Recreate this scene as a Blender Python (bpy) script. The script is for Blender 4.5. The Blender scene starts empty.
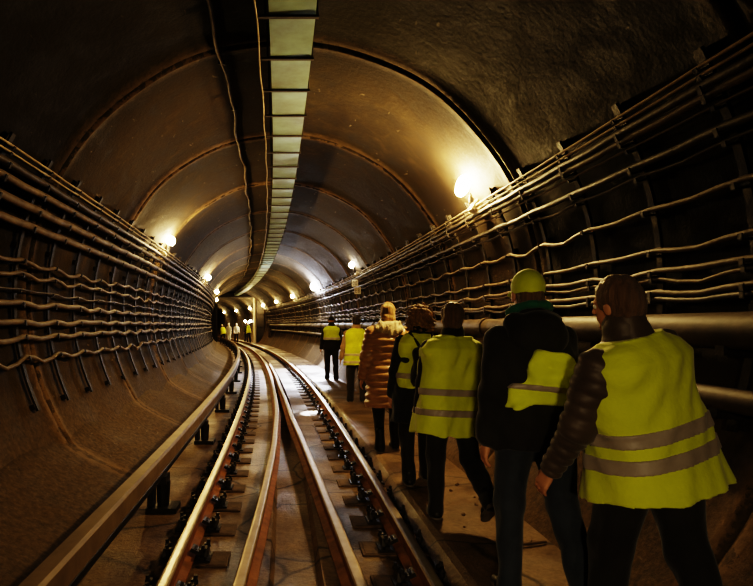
import bpy, math, random
import numpy as np
from mathutils import Vector, Matrix, Euler

random.seed(7)
rng = np.random.default_rng(7)
COL = bpy.context.scene.collection
F = 560.0            # focal length in pixels
CAMH = 1.41          # camera above rail head
R, CH = 2.55, 1.66   # tunnel radius, centre height above rail head
WALK = -0.10         # walkway level
BED = -0.19          # track bed level
PORTAL = 47.0
ORD = ['first', 'second', 'third', 'fourth', 'fifth', 'sixth', 'seventh', 'eighth', 'ninth', 'tenth', 'eleventh', 'twelfth',
       'thirteenth', 'fourteenth', 'fifteenth', 'sixteenth', 'seventeenth', 'eighteenth']

def off(y):
    return -0.0022 * np.maximum(0.0, np.asarray(y, dtype=float) - 3.5) ** 2
def offs(y):
    return float(off(y))
def yaw_at(y):
    return math.atan(0.0044 * max(0.0, y - 3.5))

# ------------------------------------------------------------------ objects
def mk(name, verts, faces, mats, parent=None, smooth=False, idx=None):
    me = bpy.data.meshes.new(name)
    me.from_pydata([tuple(map(float, v)) for v in verts], [], [tuple(int(i) for i in f) for f in faces])
    if not isinstance(mats, (list, tuple)):
        mats = [mats]
    for m in mats:
        me.materials.append(m)
    if idx is not None:
        me.polygons.foreach_set('material_index', list(idx))
    if smooth:
        me.polygons.foreach_set('use_smooth', [True] * len(me.polygons))
    me.update()
    o = bpy.data.objects.new(name, me)
    COL.objects.link(o)
    if parent is not None:
        o.parent = parent
    return o

def tag(o, label=None, cat=None, group=None, kind=None):
    if label: o['label'] = label
    if cat: o['category'] = cat
    if group: o['group'] = group
    if kind: o['kind'] = kind
    return o

def thing(name, label, cat, loc=(0, 0, 0), rz=0.0, group=None):
    o = bpy.data.objects.new(name, None)
    o.empty_display_size = 0.1
    COL.objects.link(o)
    o.location = loc
    o.rotation_euler = (0, 0, rz)
    return tag(o, label, cat, group)

def copy_tree(root, loc, rz, label, group=None, keep=True):
    r = root.copy(); COL.objects.link(r)
    r.location = loc; r.rotation_euler = (0, 0, rz)
    r['label'] = label
    if group: r['group'] = group
    for ch in list(root.children):
        c = ch.copy(); COL.objects.link(c); c.parent = r
        for g in list(ch.children):
            d = g.copy(); COL.objects.link(d); d.parent = c
    return r

class MB:
    def __init__(s): s.v = []; s.f = []; s.m = []
    def add(s, v, f, m=0):
        n = len(s.v); s.v += [tuple(p) for p in v]; s.f += [tuple(n + i for i in q) for q in f]; s.m += [m] * len(f)
    def box(s, c, d, rot=None, m=0, taper=1.0):
        x, y, z = (k / 2 for k in d)
        P = [Vector((a * x * (taper if e > 0 else 1), b * y * (taper if e > 0 else 1), e * z)) for a in (-1, 1) for b in (-1, 1) for e in (-1, 1)]
        if rot is not None:
            P = [rot @ p for p in P]
        P = [p + Vector(c) for p in P]
        s.add(P, [(0, 1, 3, 2), (4, 6, 7, 5), (0, 4, 5, 1), (2, 3, 7, 6), (0, 2, 6, 4), (1, 5, 7, 3)], m)
    def cyl(s, a, b, r, r2=None, n=10, m=0, caps=True):
        a, b = Vector(a), Vector(b); r2 = r if r2 is None else r2
        d = (b - a).normalized(); u = d.orthogonal().normalized(); w = d.cross(u)
        P = [a + (u * math.cos(t) + w * math.sin(t)) * r for t in [2 * math.pi * i / n for i in range(n)]]
        P += [b + (u * math.cos(t) + w * math.sin(t)) * r2 for t in [2 * math.pi * i / n for i in range(n)]]
        fs = [(i, (i + 1) % n, n + (i + 1) % n, n + i) for i in range(n)]
        if caps: fs += [tuple(range(n))[::-1], tuple(range(n, 2 * n))]
        s.add(P, fs, m)
    def tube(s, pts, r, n=8, m=0, up=(0, 0, 1)):
        P = []; N = len(pts)
        pts = [Vector(p) for p in pts]
        for i, p in enumerate(pts):
            d = (pts[min(i + 1, N - 1)] - pts[max(i - 1, 0)]).normalized()
            u = d.cross(Vector(up))
            u = u.normalized() if u.length > 1e-4 else d.orthogonal().normalized()
            w = d.cross(u)
            rr = r[i] if isinstance(r, (list, tuple, np.ndarray)) else r
            P += [p + (u * math.cos(2 * math.pi * k / n) + w * math.sin(2 * math.pi * k / n)) * rr for k in range(n)]
        fs = [(i * n + k, i * n + (k + 1) % n, (i + 1) * n + (k + 1) % n, (i + 1) * n + k) for i in range(N - 1) for k in range(n)]
        fs += [tuple(range(n))[::-1], tuple((N - 1) * n + k for k in range(n))]
        s.add(P, fs, m)
    def lathe(s, prof, n=16, c=(0, 0, 0), rot=None, m=0):
        P = []; c = Vector(c)
        for (r, z) in prof:
            for k in range(n):
                t = 2 * math.pi * k / n
                p = Vector((r * math.cos(t), r * math.sin(t), z))
                P.append((rot @ p if rot is not None else p) + c)
        L = len(prof)
        fs = [(i * n + k, i * n + (k + 1) % n, (i + 1) * n + (k + 1) % n, (i + 1) * n + k) for i in range(L - 1) for k in range(n)]
        fs += [tuple(range(n))[::-1], tuple((L - 1) * n + k for k in range(n))]
        s.add(P, fs, m)
    def build(s, name, mats, parent=None, smooth=False):
        return mk(name, s.v, s.f, mats, parent, smooth, s.m)

def sweep(name, prof, ys, ufun, mats, parent=None, closed=True, pidx=None, smooth=False, hfun=None, caps=True):
    """profile (u,h) carried along the curved tunnel line"""
    ys = list(ys); n = len(prof); V = []; Fc = []; I = []
    for y in ys:
        o_ = offs(y); du = ufun(y); dh = hfun(y) if hfun else 0
        for (u, h) in prof: V.append((o_ + du + u, y, h + dh))
    m = n if closed else n - 1
    for i in range(len(ys) - 1):
        for k in range(m):
            Fc.append((i * n + k, (i + 1) * n + k, (i + 1) * n + (k + 1) % n, i * n + (k + 1) % n)); I.append(pidx[k] if pidx else 0)
    if closed and caps:
        Fc.append(tuple(range(n))); I.append(0)
        Fc.append(tuple((len(ys) - 1) * n + k for k in range(n))[::-1]); I.append(0)
    o = mk(name, V, Fc, mats, parent, smooth, I)
    return o

# ------------------------------------------------------------------ materials
class NT:
    def __init__(s, name):
        s.mat = bpy.data.materials.new(name); s.mat.use_nodes = True
        s.n = s.mat.node_tree.nodes; s.l = s.mat.node_tree.links
        s.b = s.n['Principled BSDF']; s.tc = s.n.new('ShaderNodeTexCoord')
        s.b.inputs['Specular IOR Level'].default_value = 0.35
    def mapping(s, scale=(1, 1, 1), coord='Object'):
        mp = s.n.new('ShaderNodeMapping'); mp.inputs['Scale'].default_value = scale
        s.l.new(s.tc.outputs[coord], mp.inputs['Vector']); return mp.outputs['Vector']
    def noise(s, scale, detail=6, rough=0.6, vec=None, dist=0.0):
        t = s.n.new('ShaderNodeTexNoise'); t.inputs['Scale'].default_value = scale
        t.inputs['Detail'].default_value = detail; t.inputs['Roughness'].default_value = rough; t.inputs['Distortion'].default_value = dist
        s.l.new(vec if vec is not None else s.tc.outputs['Object'], t.inputs['Vector']); return t.outputs['Fac']
    def ramp(s, fac, stops):
        r = s.n.new('ShaderNodeValToRGB'); e = r.color_ramp.elements
        while len(e) < len(stops): e.new(0.5)
        for q, (p, c) in zip(e, stops):
            q.position = p; q.color = (c, c, c, 1) if isinstance(c, (int, float)) else (*c, 1)
        s.l.new(fac, r.inputs['Fac']); return r.outputs['Color']
    def mix(s, fac, a, b, mode='MIX'):
        m = s.n.new('ShaderNodeMix'); m.data_type = 'RGBA'; m.blend_type = mode
        for sock, v in ((m.inputs['Factor'], fac), (m.inputs['A'], a), (m.inputs['B'], b)):
            if isinstance(v, (int, float)): sock.default_value = v if sock.type == 'VALUE' else (v, v, v, 1)
            elif isinstance(v, tuple): sock.default_value = (*v, 1)
            else: s.l.new(v, sock)
        return m.outputs['Result']
    def math(s, op, a, b=0.0):
        m = s.n.new('ShaderNodeMath'); m.operation = op
        for sock, v in ((m.inputs[0], a), (m.inputs[1], b)):
            if isinstance(v, (int, float)): sock.default_value = v
            else: s.l.new(v, sock)
        return m.outputs[0]
    def bump(s, h, strength=0.4, dist=0.02):
        b = s.n.new('ShaderNodeBump'); b.inputs['Strength'].default_value = strength; b.inputs['Distance'].default_value = dist
        s.l.new(h, b.inputs['Height']); s.l.new(b.outputs['Normal'], s.b.inputs['Normal'])
    def col(s, c):
        if isinstance(c, tuple): s.b.inputs['Base Color'].default_value = (*c, 1)
        else: s.l.new(c, s.b.inputs['Base Color'])
    def rough(s, r):
        if isinstance(r, (int, float)): s.b.inputs['Roughness'].default_value = r
        else: s.l.new(r, s.b.inputs['Roughness'])

def m_simple(name, c, c2=None, rough=0.7, metal=0.0, scale=12, bump=0.15, bscale=None, bdist=0.01, sheen=0.0):
    t = NT(name); c2 = c2 or tuple(k * 0.6 for k in c)
    f = t.noise(scale)
    t.col(t.ramp(f, [(0.3, c2), (0.7, c)]))
    t.rough(rough); t.b.inputs['Metallic'].default_value = metal
    if sheen: t.b.inputs['Sheen Weight'].default_value = sheen
    if bump: t.bump(t.noise(bscale or scale * 4, 4), bump, bdist)
    return t.mat

def m_lining():
    t = NT('tunnel_lining')
    big = t.noise(0.7, 5, 0.6, t.mapping((1, 0.6, 1)))
    mid = t.noise(3.5, 8, 0.65, None, 0.6)
    fine = t.noise(22, 8, 0.7)
    c = t.ramp(mid, [(0.28, (0.024, 0.018, 0.010)), (0.5, (0.058, 0.043, 0.024)), (0.75, (0.115, 0.085, 0.048))])
    c = t.mix(t.ramp(big, [(0.35, 0.0), (0.65, 0.7)]), c, (0.042, 0.027, 0.014), 'MIX')
    # vertical run-off streaks
    st = t.noise(5, 4, 0.7, t.mapping((0.6, 5.0, 0.5)))
    c = t.mix(t.ramp(st, [(0.55, 0.0), (0.75, 0.55)]), c, (0.035, 0.026, 0.02))
    # pale mineral and peeled flecks
    fl = t.noise(14, 3, 0.5, t.mapping((1, 0.35, 1)), 0.4)
    c = t.mix(t.ramp(fl, [(0.70, 0.0), (0.76, 0.8)]), c, (0.30, 0.25, 0.17))
    # dust lies heavier on the low flanks
    sep = t.n.new('ShaderNodeSeparateXYZ'); t.l.new(t.tc.outputs['Object'], sep.inputs[0])
    low = t.n.new('ShaderNodeMapRange'); t.l.new(sep.outputs['Z'], low.inputs['Value'])
    low.inputs['From Min'].default_value = 1.2; low.inputs['From Max'].default_value = 0.2
    lowf = t.math('MULTIPLY', low.outputs[0], t.ramp(fine, [(0.35, 0.15), (0.65, 0.75)]))
    c = t.mix(lowf, c, (0.235, 0.16, 0.083))
    # mineral crust along the ring joints
    jm = t.math('ABSOLUTE', t.math('SUBTRACT', t.math('FRACT', t.math('ADD', t.math('DIVIDE', sep.outputs['Y'], 2.75), -1.5)), 0.5))
    jn = t.math('ADD', jm, t.math('MULTIPLY', t.math('SUBTRACT', t.noise(9, 5, .7), 0.5), 0.10))
    jf = t.ramp(jn, [(0.012, 0.0), (0.02, 0.75), (0.045, 0.3), (0.07, 0.0)])
    c = t.mix(jf, c, (0.30, 0.20, 0.11))
    # shade painted into the upper lining toward the camera, each ring a little different
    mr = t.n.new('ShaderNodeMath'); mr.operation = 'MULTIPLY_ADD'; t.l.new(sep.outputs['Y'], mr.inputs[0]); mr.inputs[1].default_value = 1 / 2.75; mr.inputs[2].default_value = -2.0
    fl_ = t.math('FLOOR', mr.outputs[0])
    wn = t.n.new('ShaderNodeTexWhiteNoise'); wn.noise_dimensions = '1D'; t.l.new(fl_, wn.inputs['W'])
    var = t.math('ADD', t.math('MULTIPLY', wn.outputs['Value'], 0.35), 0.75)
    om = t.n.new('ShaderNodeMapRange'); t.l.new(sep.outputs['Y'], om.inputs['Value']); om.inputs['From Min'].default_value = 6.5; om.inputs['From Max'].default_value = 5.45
    near_shade = om.outputs[0]
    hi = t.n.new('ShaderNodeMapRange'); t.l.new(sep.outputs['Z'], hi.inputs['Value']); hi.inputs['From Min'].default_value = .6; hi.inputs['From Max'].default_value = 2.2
    k = t.math('MULTIPLY', var, t.math('SUBTRACT', 1.0, t.math('MULTIPLY', t.math('MULTIPLY', near_shade, hi.outputs[0]), 0.72)))
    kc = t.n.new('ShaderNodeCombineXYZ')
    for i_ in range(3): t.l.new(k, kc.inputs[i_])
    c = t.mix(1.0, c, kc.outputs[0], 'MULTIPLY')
    t.col(c)
    t.rough(t.ramp(mid, [(0.3, 0.72), (0.6, 0.95)]))
    t.bump(t.math('ADD', fine, t.math('MULTIPLY', mid, 1.2)), 0.4, 0.02)
    return t.mat

def m_floor(name, base, dark, wet=0.3):
    t = NT(name)
    mid = t.noise(2.2, 8, 0.65, None, 0.5); fine = t.noise(30, 6, 0.7); big = t.noise(0.8, 3)
    c = t.ramp(mid, [(0.3, dark), (0.55, base), (0.8, tuple(k * 1.35 for k in base))])
    c = t.mix(t.ramp(fine, [(0.35, 0.45), (0.6, 0.0)]), c, tuple(k * 0.6 for k in dark))
    # wandering cracks
    v = t.n.new('ShaderNodeTexVoronoi'); v.feature = 'DISTANCE_TO_EDGE'; v.inputs['Scale'].default_value = 0.9
    nz = t.n.new('ShaderNodeTexNoise'); nz.inputs['Scale'].default_value = 3.0; nz.inputs['Detail'].default_value = 6
    t.l.new(t.tc.outputs['Object'], nz.inputs['Vector'])
    wv = t.mix(0.12, t.tc.outputs['Object'], nz.outputs['Color'], 'ADD')
    t.l.new(wv, v.inputs['Vector'])
    cr = t.ramp(v.outputs['Distance'], [(0.004, 0.85), (0.016, 0.0)])
    c = t.mix(cr, c, (0.025, 0.017, 0.01))
    t.col(c)
    t.rough(t.ramp(big, [(0.4, wet), (0.62, 0.8)]))
    t.bump(t.math('ADD', fine, t.math('MULTIPLY', mid, 2.0)), 0.5, 0.02)
    return t.mat

def m_fabric(name, c, c2, rough=0.85, fold=18, bump=0.35, sheen=0.2):
    t = NT(name)
    hv = t.mapping((1, 1, .12)) if 'hair' in name else None
    f = t.noise(fold * 0.3 * (2.2 if hv is not None else 1), 5, 0.6, hv)
    t.col(t.ramp(f, [(0.3, c2), (0.7, c)])); t.rough(rough)
    t.b.inputs['Sheen Weight'].default_value = sheen
    t.bump(t.noise(fold * (1.6 if hv is not None else 1), 5, 0.6, hv), bump, 0.015)
    return t.mat

def m_emit(name, col, strength):
    m = bpy.data.materials.new(name); m.use_nodes = True
    b = m.node_tree.nodes['Principled BSDF']
    b.inputs['Base Color'].default_value = (0.9, 0.88, 0.8, 1)
    b.inputs['Emission Color'].default_value = (*col, 1); b.inputs['Emission Strength'].default_value = strength
    return m

M = {}
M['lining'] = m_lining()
M['floor'] = m_floor('track_bed_concrete', (0.23, 0.16, 0.095), (0.10, 0.066, 0.04), 0.45)
M['walk'] = m_floor('walkway_concrete', (0.23, 0.16, 0.10), (0.10, 0.065, 0.038), 0.28)
M['rail_top'] = m_simple('polished_rail_steel', (0.48, 0.42, 0.34), (0.34, 0.29, 0.23), 0.34, 0.9, 6, 0.05)
M['rail_side'] = m_simple('rusty_rail_steel', (0.34, 0.15, 0.05), (0.16, 0.075, 0.03), 0.75, 0.0, 9, 0.3)
M['guard_top'] = m_simple('dull_guard_steel', (0.40, 0.31, 0.20), (0.27, 0.20, 0.12), 0.45, 0.5, 8, 0.15)
M['cover'] = m_simple('contact_rail_cover', (0.27, 0.20, 0.125), (0.17, 0.12, 0.075), 0.55, 0.1, 5, 0.1)
M['black_iron'] = m_simple('black_greasy_iron', (0.05, 0.042, 0.035), (0.02, 0.017, 0.014), 0.5, 0.4, 20, 0.3)
M['bracket'] = m_simple('dark_bracket_steel', (0.045, 0.036, 0.026), (0.02, 0.016, 0.012), 0.6, 0.3, 15, 0.3)
M['cable'] = m_simple('dusty_cable_sheath', (0.20, 0.15, 0.095), (0.09, 0.066, 0.043), 0.6, 0.0, 7, 0.25)
M['cable_dark'] = m_simple('dark_cable_sheath', (0.10, 0.08, 0.06), (0.045, 0.036, 0.028), 0.55, 0.0, 7, 0.2)
M['cable_pale'] = m_simple('pale_lighting_wire', (0.50, 0.40, 0.27), (0.33, 0.26, 0.17), 0.6, 0.0, 7, 0.1)
M['pipe'] = m_simple('grimy_pipe', (0.12, 0.09, 0.06), (0.05, 0.038, 0.028), 0.6, 0.0, 4, 0.2)
M['duct'] = m_simple('grey_green_duct_sheet', (0.36, 0.52, 0.43), (0.20, 0.22, 0.15), 0.38, 0.2, 2.2, 0.1, 8)
M['duct_strap'] = m_simple('duct_strap_steel', (0.09, 0.07, 0.05), (0.05, 0.04, 0.03), 0.6, 0.3)
M['wood'] = m_simple('tarred_sleeper', (0.16, 0.11, 0.066), (0.075, 0.052, 0.033), 0.85, 0.0, 10, 0.5)
M['box'] = m_simple('pale_junction_box', (0.65, 0.58, 0.45), (0.5, 0.44, 0.33), 0.6)
M['plate'] = m_simple('ivory_plate', (0.70, 0.62, 0.46), (0.58, 0.50, 0.36), 0.6, 0, 30)
M['ink'] = m_simple('dark_ink', (0.06, 0.05, 0.045), None, 0.7)
M['stone'] = m_simple('grey_brown_stone', (0.25, 0.18, 0.12), (0.12, 0.085, 0.055), 0.9, 0, 18, 0.6)
M['steel_paint'] = m_simple('dark_painted_steel', (0.035, 0.029, 0.023), (0.02, 0.016, 0.013), 0.7, 0.1, 6)
M['jamb'] = m_simple('lit_look_jamb', (0.92, 0.82, 0.56), (0.85, 0.72, 0.46), 0.5)  # pale base colour carries the warm light falling on this jamb
M['lime'] = m_fabric('lime_vest_fabric', (0.72, 0.80, 0.025), (0.58, 0.66, 0.02), 0.75, 14, 0.45)
M['lime2'] = m_fabric('lime_cap_fabric', (0.74, 0.84, 0.03), (0.62, 0.72, 0.02), 0.7, 20, 0.2)
M['band'] = m_fabric('silver_grey_band', (0.42, 0.37, 0.32), (0.34, 0.29, 0.25), 0.45, 30, 0.1)
M['band_beige'] = m_fabric('beige_band', (0.62, 0.52, 0.36), (0.5, 0.42, 0.28), 0.6, 30, 0.1)
M['black_cloth'] = m_fabric('black_cloth', (0.032, 0.029, 0.027), (0.017, 0.015, 0.014), 0.85, 16)
M['puffer'] = m_fabric('dark_brown_puffer', (0.12, 0.09, 0.066), (0.07, 0.052, 0.04), 0.5, 10, 0.25)
M['copper'] = m_fabric('copper_brown_puffer', (0.50, 0.30, 0.15), (0.38, 0.22, 0.105), 0.28, 10, 0.25)
M['fur'] = m_fabric('cream_fur', (0.72, 0.60, 0.40), (0.48, 0.37, 0.22), 0.95, 60, 1.0)
M['denim'] = m_fabric('dark_denim', (0.05, 0.062, 0.085), (0.03, 0.036, 0.05), 0.85, 22)
M['navy'] = m_fabric('navy_cloth', (0.025, 0.03, 0.04), (0.014, 0.016, 0.022), 0.85, 16)
M['green_lining'] = m_fabric('dark_green_lining', (0.04, 0.22, 0.15), (0.025, 0.13, 0.09), 0.85, 20)
M['tan_cloth'] = m_fabric('tan_sleeve', (0.42, 0.28, 0.15), (0.3, 0.19, 0.1), 0.8, 20)
M['pale_cloth'] = m_fabric('pale_work_clothes', (0.62, 0.60, 0.55), (0.45, 0.43, 0.4), 0.8, 20)
M['skin'] = m_simple('skin', (0.62, 0.34, 0.20), (0.52, 0.27, 0.155), 0.5, 0, 10, 0.1, 60, 0.002)
M['hair_brown'] = m_fabric('brown_hair', (0.24, 0.15, 0.08), (0.11, 0.065, 0.035), 0.5, 70, 0.9)
M['hair_dark'] = m_fabric('dark_hair', (0.035, 0.024, 0.017), (0.018, 0.012, 0.009), 0.5, 70, 0.9)
M['hair_blonde'] = m_fabric('blonde_hair', (0.62, 0.40, 0.17), (0.20, 0.11, 0.045), 0.45, 70, 0.9)
M['hair_light'] = m_fabric('light_brown_hair', (0.42, 0.26, 0.13), (0.16, 0.09, 0.045), 0.5, 55, 1.0)
M['shoe'] = m_simple('black_shoe', (0.03, 0.027, 0.025), (0.015, 0.014, 0.013), 0.45)
M['sole'] = m_simple('grey_sole', (0.22, 0.19, 0.16), (0.14, 0.12, 0.1), 0.7)
M['eye'] = m_simple('eye_white', (0.75, 0.72, 0.68), (0.7, 0.67, 0.62), 0.2, 0, 5, 0)
M['helmet'] = m_simple('white_helmet', (0.75, 0.73, 0.68), (0.65, 0.62, 0.57), 0.35, 0, 5, 0)

# ------------------------------------------------------------------ tunnel shell
def ysamples():
    ys = set(np.round(np.arange(-14, 96.01, 0.6875), 4))
    for k in range(-6, 34):
        j = 5.5 + 2.75 * k
        for d in (-0.22, -0.10, -0.05, -0.022, 0.0, 0.022, 0.05, 0.10, 0.22): ys.add(round(j + d, 4))
    return sorted(ys)
YS = ysamples()

def ring_offset(y, phi):
    k = round((y - 5.5) / 2.75); d = y - (5.5 + 2.75 * k)
    strong = 1.0 if k == 0 else (0.6 if k % 2 == 0 else 0.4)
    a = abs(d)
    if a < 0.01: return 0.035 * strong          # groove (outwards)
    if a < 0.03: return 0.012 * strong
    if a < 0.07: return -0.030 * strong         # raised lips
    if a < 0.15: return -0.012 * strong
    return 0.0

def shell(name, a0, a1, n):
    V, Fc = [], []
    ph = np.linspace(math.radians(a0), math.radians(a1), n)
    for y in YS:
        o_ = offs(y)
        for p in ph:
            jit = 0.006 * math.sin(7 * p + 1.3 * y) + 0.005 * math.sin(13 * p - 2.1 * y + 0.7)
            rr = R + ring_offset(y, p) + jit
            V.append((o_ + rr * math.cos(p), y, CH + rr * math.sin(p)))
    for i in range(len(YS) - 1):
        for k in range(n - 1):
            Fc.append((i * n + k, i * n + k + 1, (i + 1) * n + k + 1, (i + 1) * n + k))
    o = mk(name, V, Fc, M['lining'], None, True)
    tag(o, kind='structure')
    return o
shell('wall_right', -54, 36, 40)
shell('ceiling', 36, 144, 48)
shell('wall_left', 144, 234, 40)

YF = list(np.arange(-8, 96, 0.75))
fl_prof = [(-2.05, .02), (-1.80, -.02), (-1.38, BED), (-0.10, BED), (-0.07, BED - 0.07), (0.21, BED - 0.07), (0.24, BED), (1.00, BED)]
tag(sweep('floor', [(-1.95, BED - .3)] + fl_prof + [(1.00, BED - .3)], YF, lambda y: 0.0, M['floor']), kind='structure')
tag(sweep('walkway', [(1.00, BED - .25), (1.00, BED), (1.07, WALK - .012), (1.12, WALK), (2.05, WALK), (2.05, BED - .25)], YF, lambda y: 0.0, M['walk']), kind='structure')

def bank_h(y): return .015 * math.sin(1.7 * y) + .012 * math.sin(4.1 * y + 1)
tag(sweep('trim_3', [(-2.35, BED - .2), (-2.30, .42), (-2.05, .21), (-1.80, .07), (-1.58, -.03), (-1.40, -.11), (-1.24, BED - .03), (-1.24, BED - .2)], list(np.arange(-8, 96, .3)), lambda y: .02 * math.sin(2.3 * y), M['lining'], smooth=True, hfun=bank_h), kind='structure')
# ------------------------------------------------------------------ rails
def rail_profile(hw=0.036, fw=0.065, H=0.16):
    r = [(fw, -H), (fw, -H + .012), (.012, -H + .032), (.009, -.05), (hw - .002, -.038), (hw, -.012), (hw - .008, -.002), (hw - .02, 0.0)]
    return r + [(-u, h) for (u, h) in r[::-1]]
RP = rail_profile()
top_edges = [0] * len(RP)
for k in range(5, 10): top_edges[k] = 1
YR = [y for y in np.arange(-4, 92, 0.5)]
LR, RR = -0.67, 0.83
def rail(name, u, label, group=None, top='rail_top', ys=YR):
    o = sweep(name, RP, ys, u if callable(u) else (lambda y: u), [M['rail_side'], M[top]], pidx=top_edges)
    return tag(o, label, 'rail', group)
rail('running_rail', LR, 'shiny running rail nearest the contact rail, curving away down the tunnel')
rail('running_rail', RR, 'shiny running rail alongside the walkway where the people walk')
def gl(y): return float(np.interp(y, [-4, 0, 3.1, 4.3, 6.5, 9.3, 13, 22, 46, 92], [-.46, -.38, -.25, -.19, -.11, -.06, -.078, -.075, -.05, 0.0]))
def gr(y): return float(np.interp(y, [-4, 0, 3.0, 3.9, 5.5, 8.6, 13, 20.8], [.62, .55, .42, .375, .30, 0.165, .072, .066]))
rail('guard_rail', gl, 'dull tan guard rail between the tracks on the contact-rail side, running on ahead', top='guard_top')
rail('guard_rail', gr, 'dull tan guard rail closing toward its twin, on the walkway side', top='guard_top', ys=list(np.arange(-4, 20.9, 0.5)))

# contact rail with its cover
tr = thing('contact_rail', 'covered brown contact rail on supports at the foot of the tunnel wall', 'contact rail')
cp = [(-.055, .20), (-.055, .315), (-.04, .335), (.04, .335), (.055, .315), (.055, .20), (.045, .20), (.045, .305), (.035, .322), (-.035, .322), (-.045, .305), (-.045, .20)]
CU = -1.06
sweep('cover', cp, YR, lambda y: CU, M['cover'], tr)
sweep('conductor', [(-.03, .12), (.03, .12), (.03, .16), (.012, .17), (.012, .24), (-.012, .24), (-.012, .17), (-.03, .16)], YR, lambda y: CU, M['black_iron'], tr)
for k in range(-1, 16):
    y = 4.85 + 2.75 * k
    b = MB()
    b.box((CU + .01, y, BED + .02), (.26, .22, .05)); b.box((CU - .09, y, .02), (.05, .12, .40)); b.box((CU - .045, y, .19), (.09, .10, .05))
    b.cyl((CU + .01, y, BED + .04), (CU + .01, y, .06), .05, .06, 10); b.box((CU, y, .08), (.10, .16, .07))
    o = b.build('support', M['black_iron'], tr)
    o.location = (offs(y), 0, 0)

# rail fastenings and sleepers
def make_fastener():
    t = thing('rail_fastener', 'x', 'rail fastening')
    b = MB(); b.box((0, 0, -.170), (.34, .16, .02)); b.box((.115, 0, -.155), (.03, .15, .03)); b.box((-.115, 0, -.155), (.03, .15, .03))
    b.build('base_plate', M['black_iron'], t)
    for s in (-1, 1):
        c = MB(); rot = Euler((0, s * 0.45, 0)).to_matrix()
        c.box((s * .085, 0, -.127), (.11, .085, .024), rot); c.box((s * .135, 0, -.12), (.035, .12, .05), None, 0, .7)
        c.box((s * .06, 0, -.115), (.03, .06, .03))
        c.build('clip', M['black_iron'], t)
        for yy in (-.05, .05):
            d = MB(); x = s * (.115 + .02 * (yy > 0))
            d.cyl((x, yy, -.16), (x + s * .008, yy, -.068), .012, None, 8); d.cyl((x, yy, -.115), (x, yy, -.090), .024, None, 6)
            d.build('bolt', M['black_iron'], t)
    return t
fast = make_fastener(); first = True
slp = MB(); slp.box((0, 0, BED - .03), (.46, .24, .084)); slp.box((0.0, .0, BED + .013), (.42, .215, .006))
slp0 = slp.build('sleeper_block', M['wood']); sl_first = True
for side, u, y0, rn in (('l', LR, 3.26, 'running rail nearest the contact rail'), ('r', RR, 2.89, 'running rail beside the walkway')):
    for k in range(72):
        y = y0 + 0.55 * k
        near = k < 10
        lab = (f'black bolted fastening under the {rn}, {ORD[k]} from the camera' if near else
               (f'black bolted fastening of the {rn}, in the middle stretch' if k < 26 else f'small dark fastening far along the {rn}'))
        grp = None if near else f'rail fastenings, {rn}, ' + ('middle stretch' if k < 26 else 'far stretch')
        grp = grp or f'rail fastenings, {rn}, near the camera'
        loc = (offs(y) + u, y, 0); rz = yaw_at(y)
        if first:
            fast.location = loc; fast.rotation_euler = (0, 0, rz); tag(fast, lab, None, grp); first = False
        else:
            copy_tree(fast, loc, rz + random.uniform(-.03, .03), lab, grp)
        if k < 30:
            lab = f'dark timber sleeper block under the {rn}, ' + (f'{ORD[k]} from the camera' if k < 10 else 'farther along')
            g = f'sleeper blocks, {rn}' + ('' if k < 10 else ', farther along')
            o = slp0
            if not sl_first:
                o = slp0.copy(); COL.objects.link(o)
            sl_first = False
            o.location = (loc[0] + (0.06 if side == 'l' else -0.06), y, 0); o.rotation_euler = (0, 0, rz)
            tag(o, lab, 'sleeper', g)

# ------------------------------------------------------------------ cables, brackets, pipes
def wall_angle(dx, dy, rc):
    """angle on the lining (radius rc) that a sight line dx across, dy up meets"""
    cz = CH - CAMH; L = math.hypot(dx, dy); a, b = dx / L, dy / L
    t = b * cz + math.sqrt((b * cz) ** 2 - cz * cz + rc * rc)
    return math.atan2(b * t - cz, a * t)

SAGS = {}
def cable(phi, rc, r, mat, sag, seed, y0, y1, wav=0.0):
    g = random.Random(seed)
    ph = [g.uniform(0, 6.28) for _ in range(4)]
    steps = []
    y = y0
    while y < y1:
        steps.append(y); y += 0.1875 if y < 22 else 0.5
    steps.append(y1)
    per = 0.75
    sags = {}
    pts = []
    for y in steps:
        kk = math.floor((y - 2.97) / per); fr = (y - 2.97) / per - kk
        if kk not in sags: sags[kk] = sag * g.uniform(0.3, 1.6)
        dn = sags[kk] * (0.5 - 0.5 * math.cos(2 * math.pi * fr)) + wav * (math.sin(0.55 * y + ph[0]) + .6 * math.sin(1.3 * y + ph[1]))
        p = phi
        x = rc * math.cos(p); h = CH + rc * math.sin(p) - dn
        pts.append((offs(y) + x, y, h))
    b = MB(); b.tube(pts, r, 8)
    return b

LEFT = [(137, .009, 'cable_pale', .004, .0), (145, .009, 'cable_pale', .004, .0), (157, .030, 'cable_dark', .006, .0), (172, .034, 'cable', .006, .003),
        (193, .040, 'cable', .008, .003), (214, .038, 'cable', .008, .003), (253, .020, 'cable', .05, .010), (269, .020, 'cable', .045, .008),
        (287, .010, 'cable_dark', .02, .006), (301, .028, 'cable', .03, .006), (321, .030, 'cable', .025, .004), (337, .028, 'cable', .035, .006), (361, .022, 'cable', .06, .012)]
RIGHT = [(33, .010, 'cable_pale', .003, .0), (44, .010, 'cable_pale', .003, .0), (57, .026, 'cable_dark', .008, .0), (70, .026, 'cable', .006, .0),
         (86, .009, 'cable', .004, .003), (113, .026, 'cable_dark', .01, .0), (130, .012, 'cable_dark', .02, .004), (178, .018, 'cable', .045, .010), (232, .018, 'cable', .03, .008),
         (258, .020, 'cable', .03, .006), (266, .014, 'cable', .04, .006), (284, .020, 'cable', .02, .006), (292, .018, 'cable_dark', .025, .006)]
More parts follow.
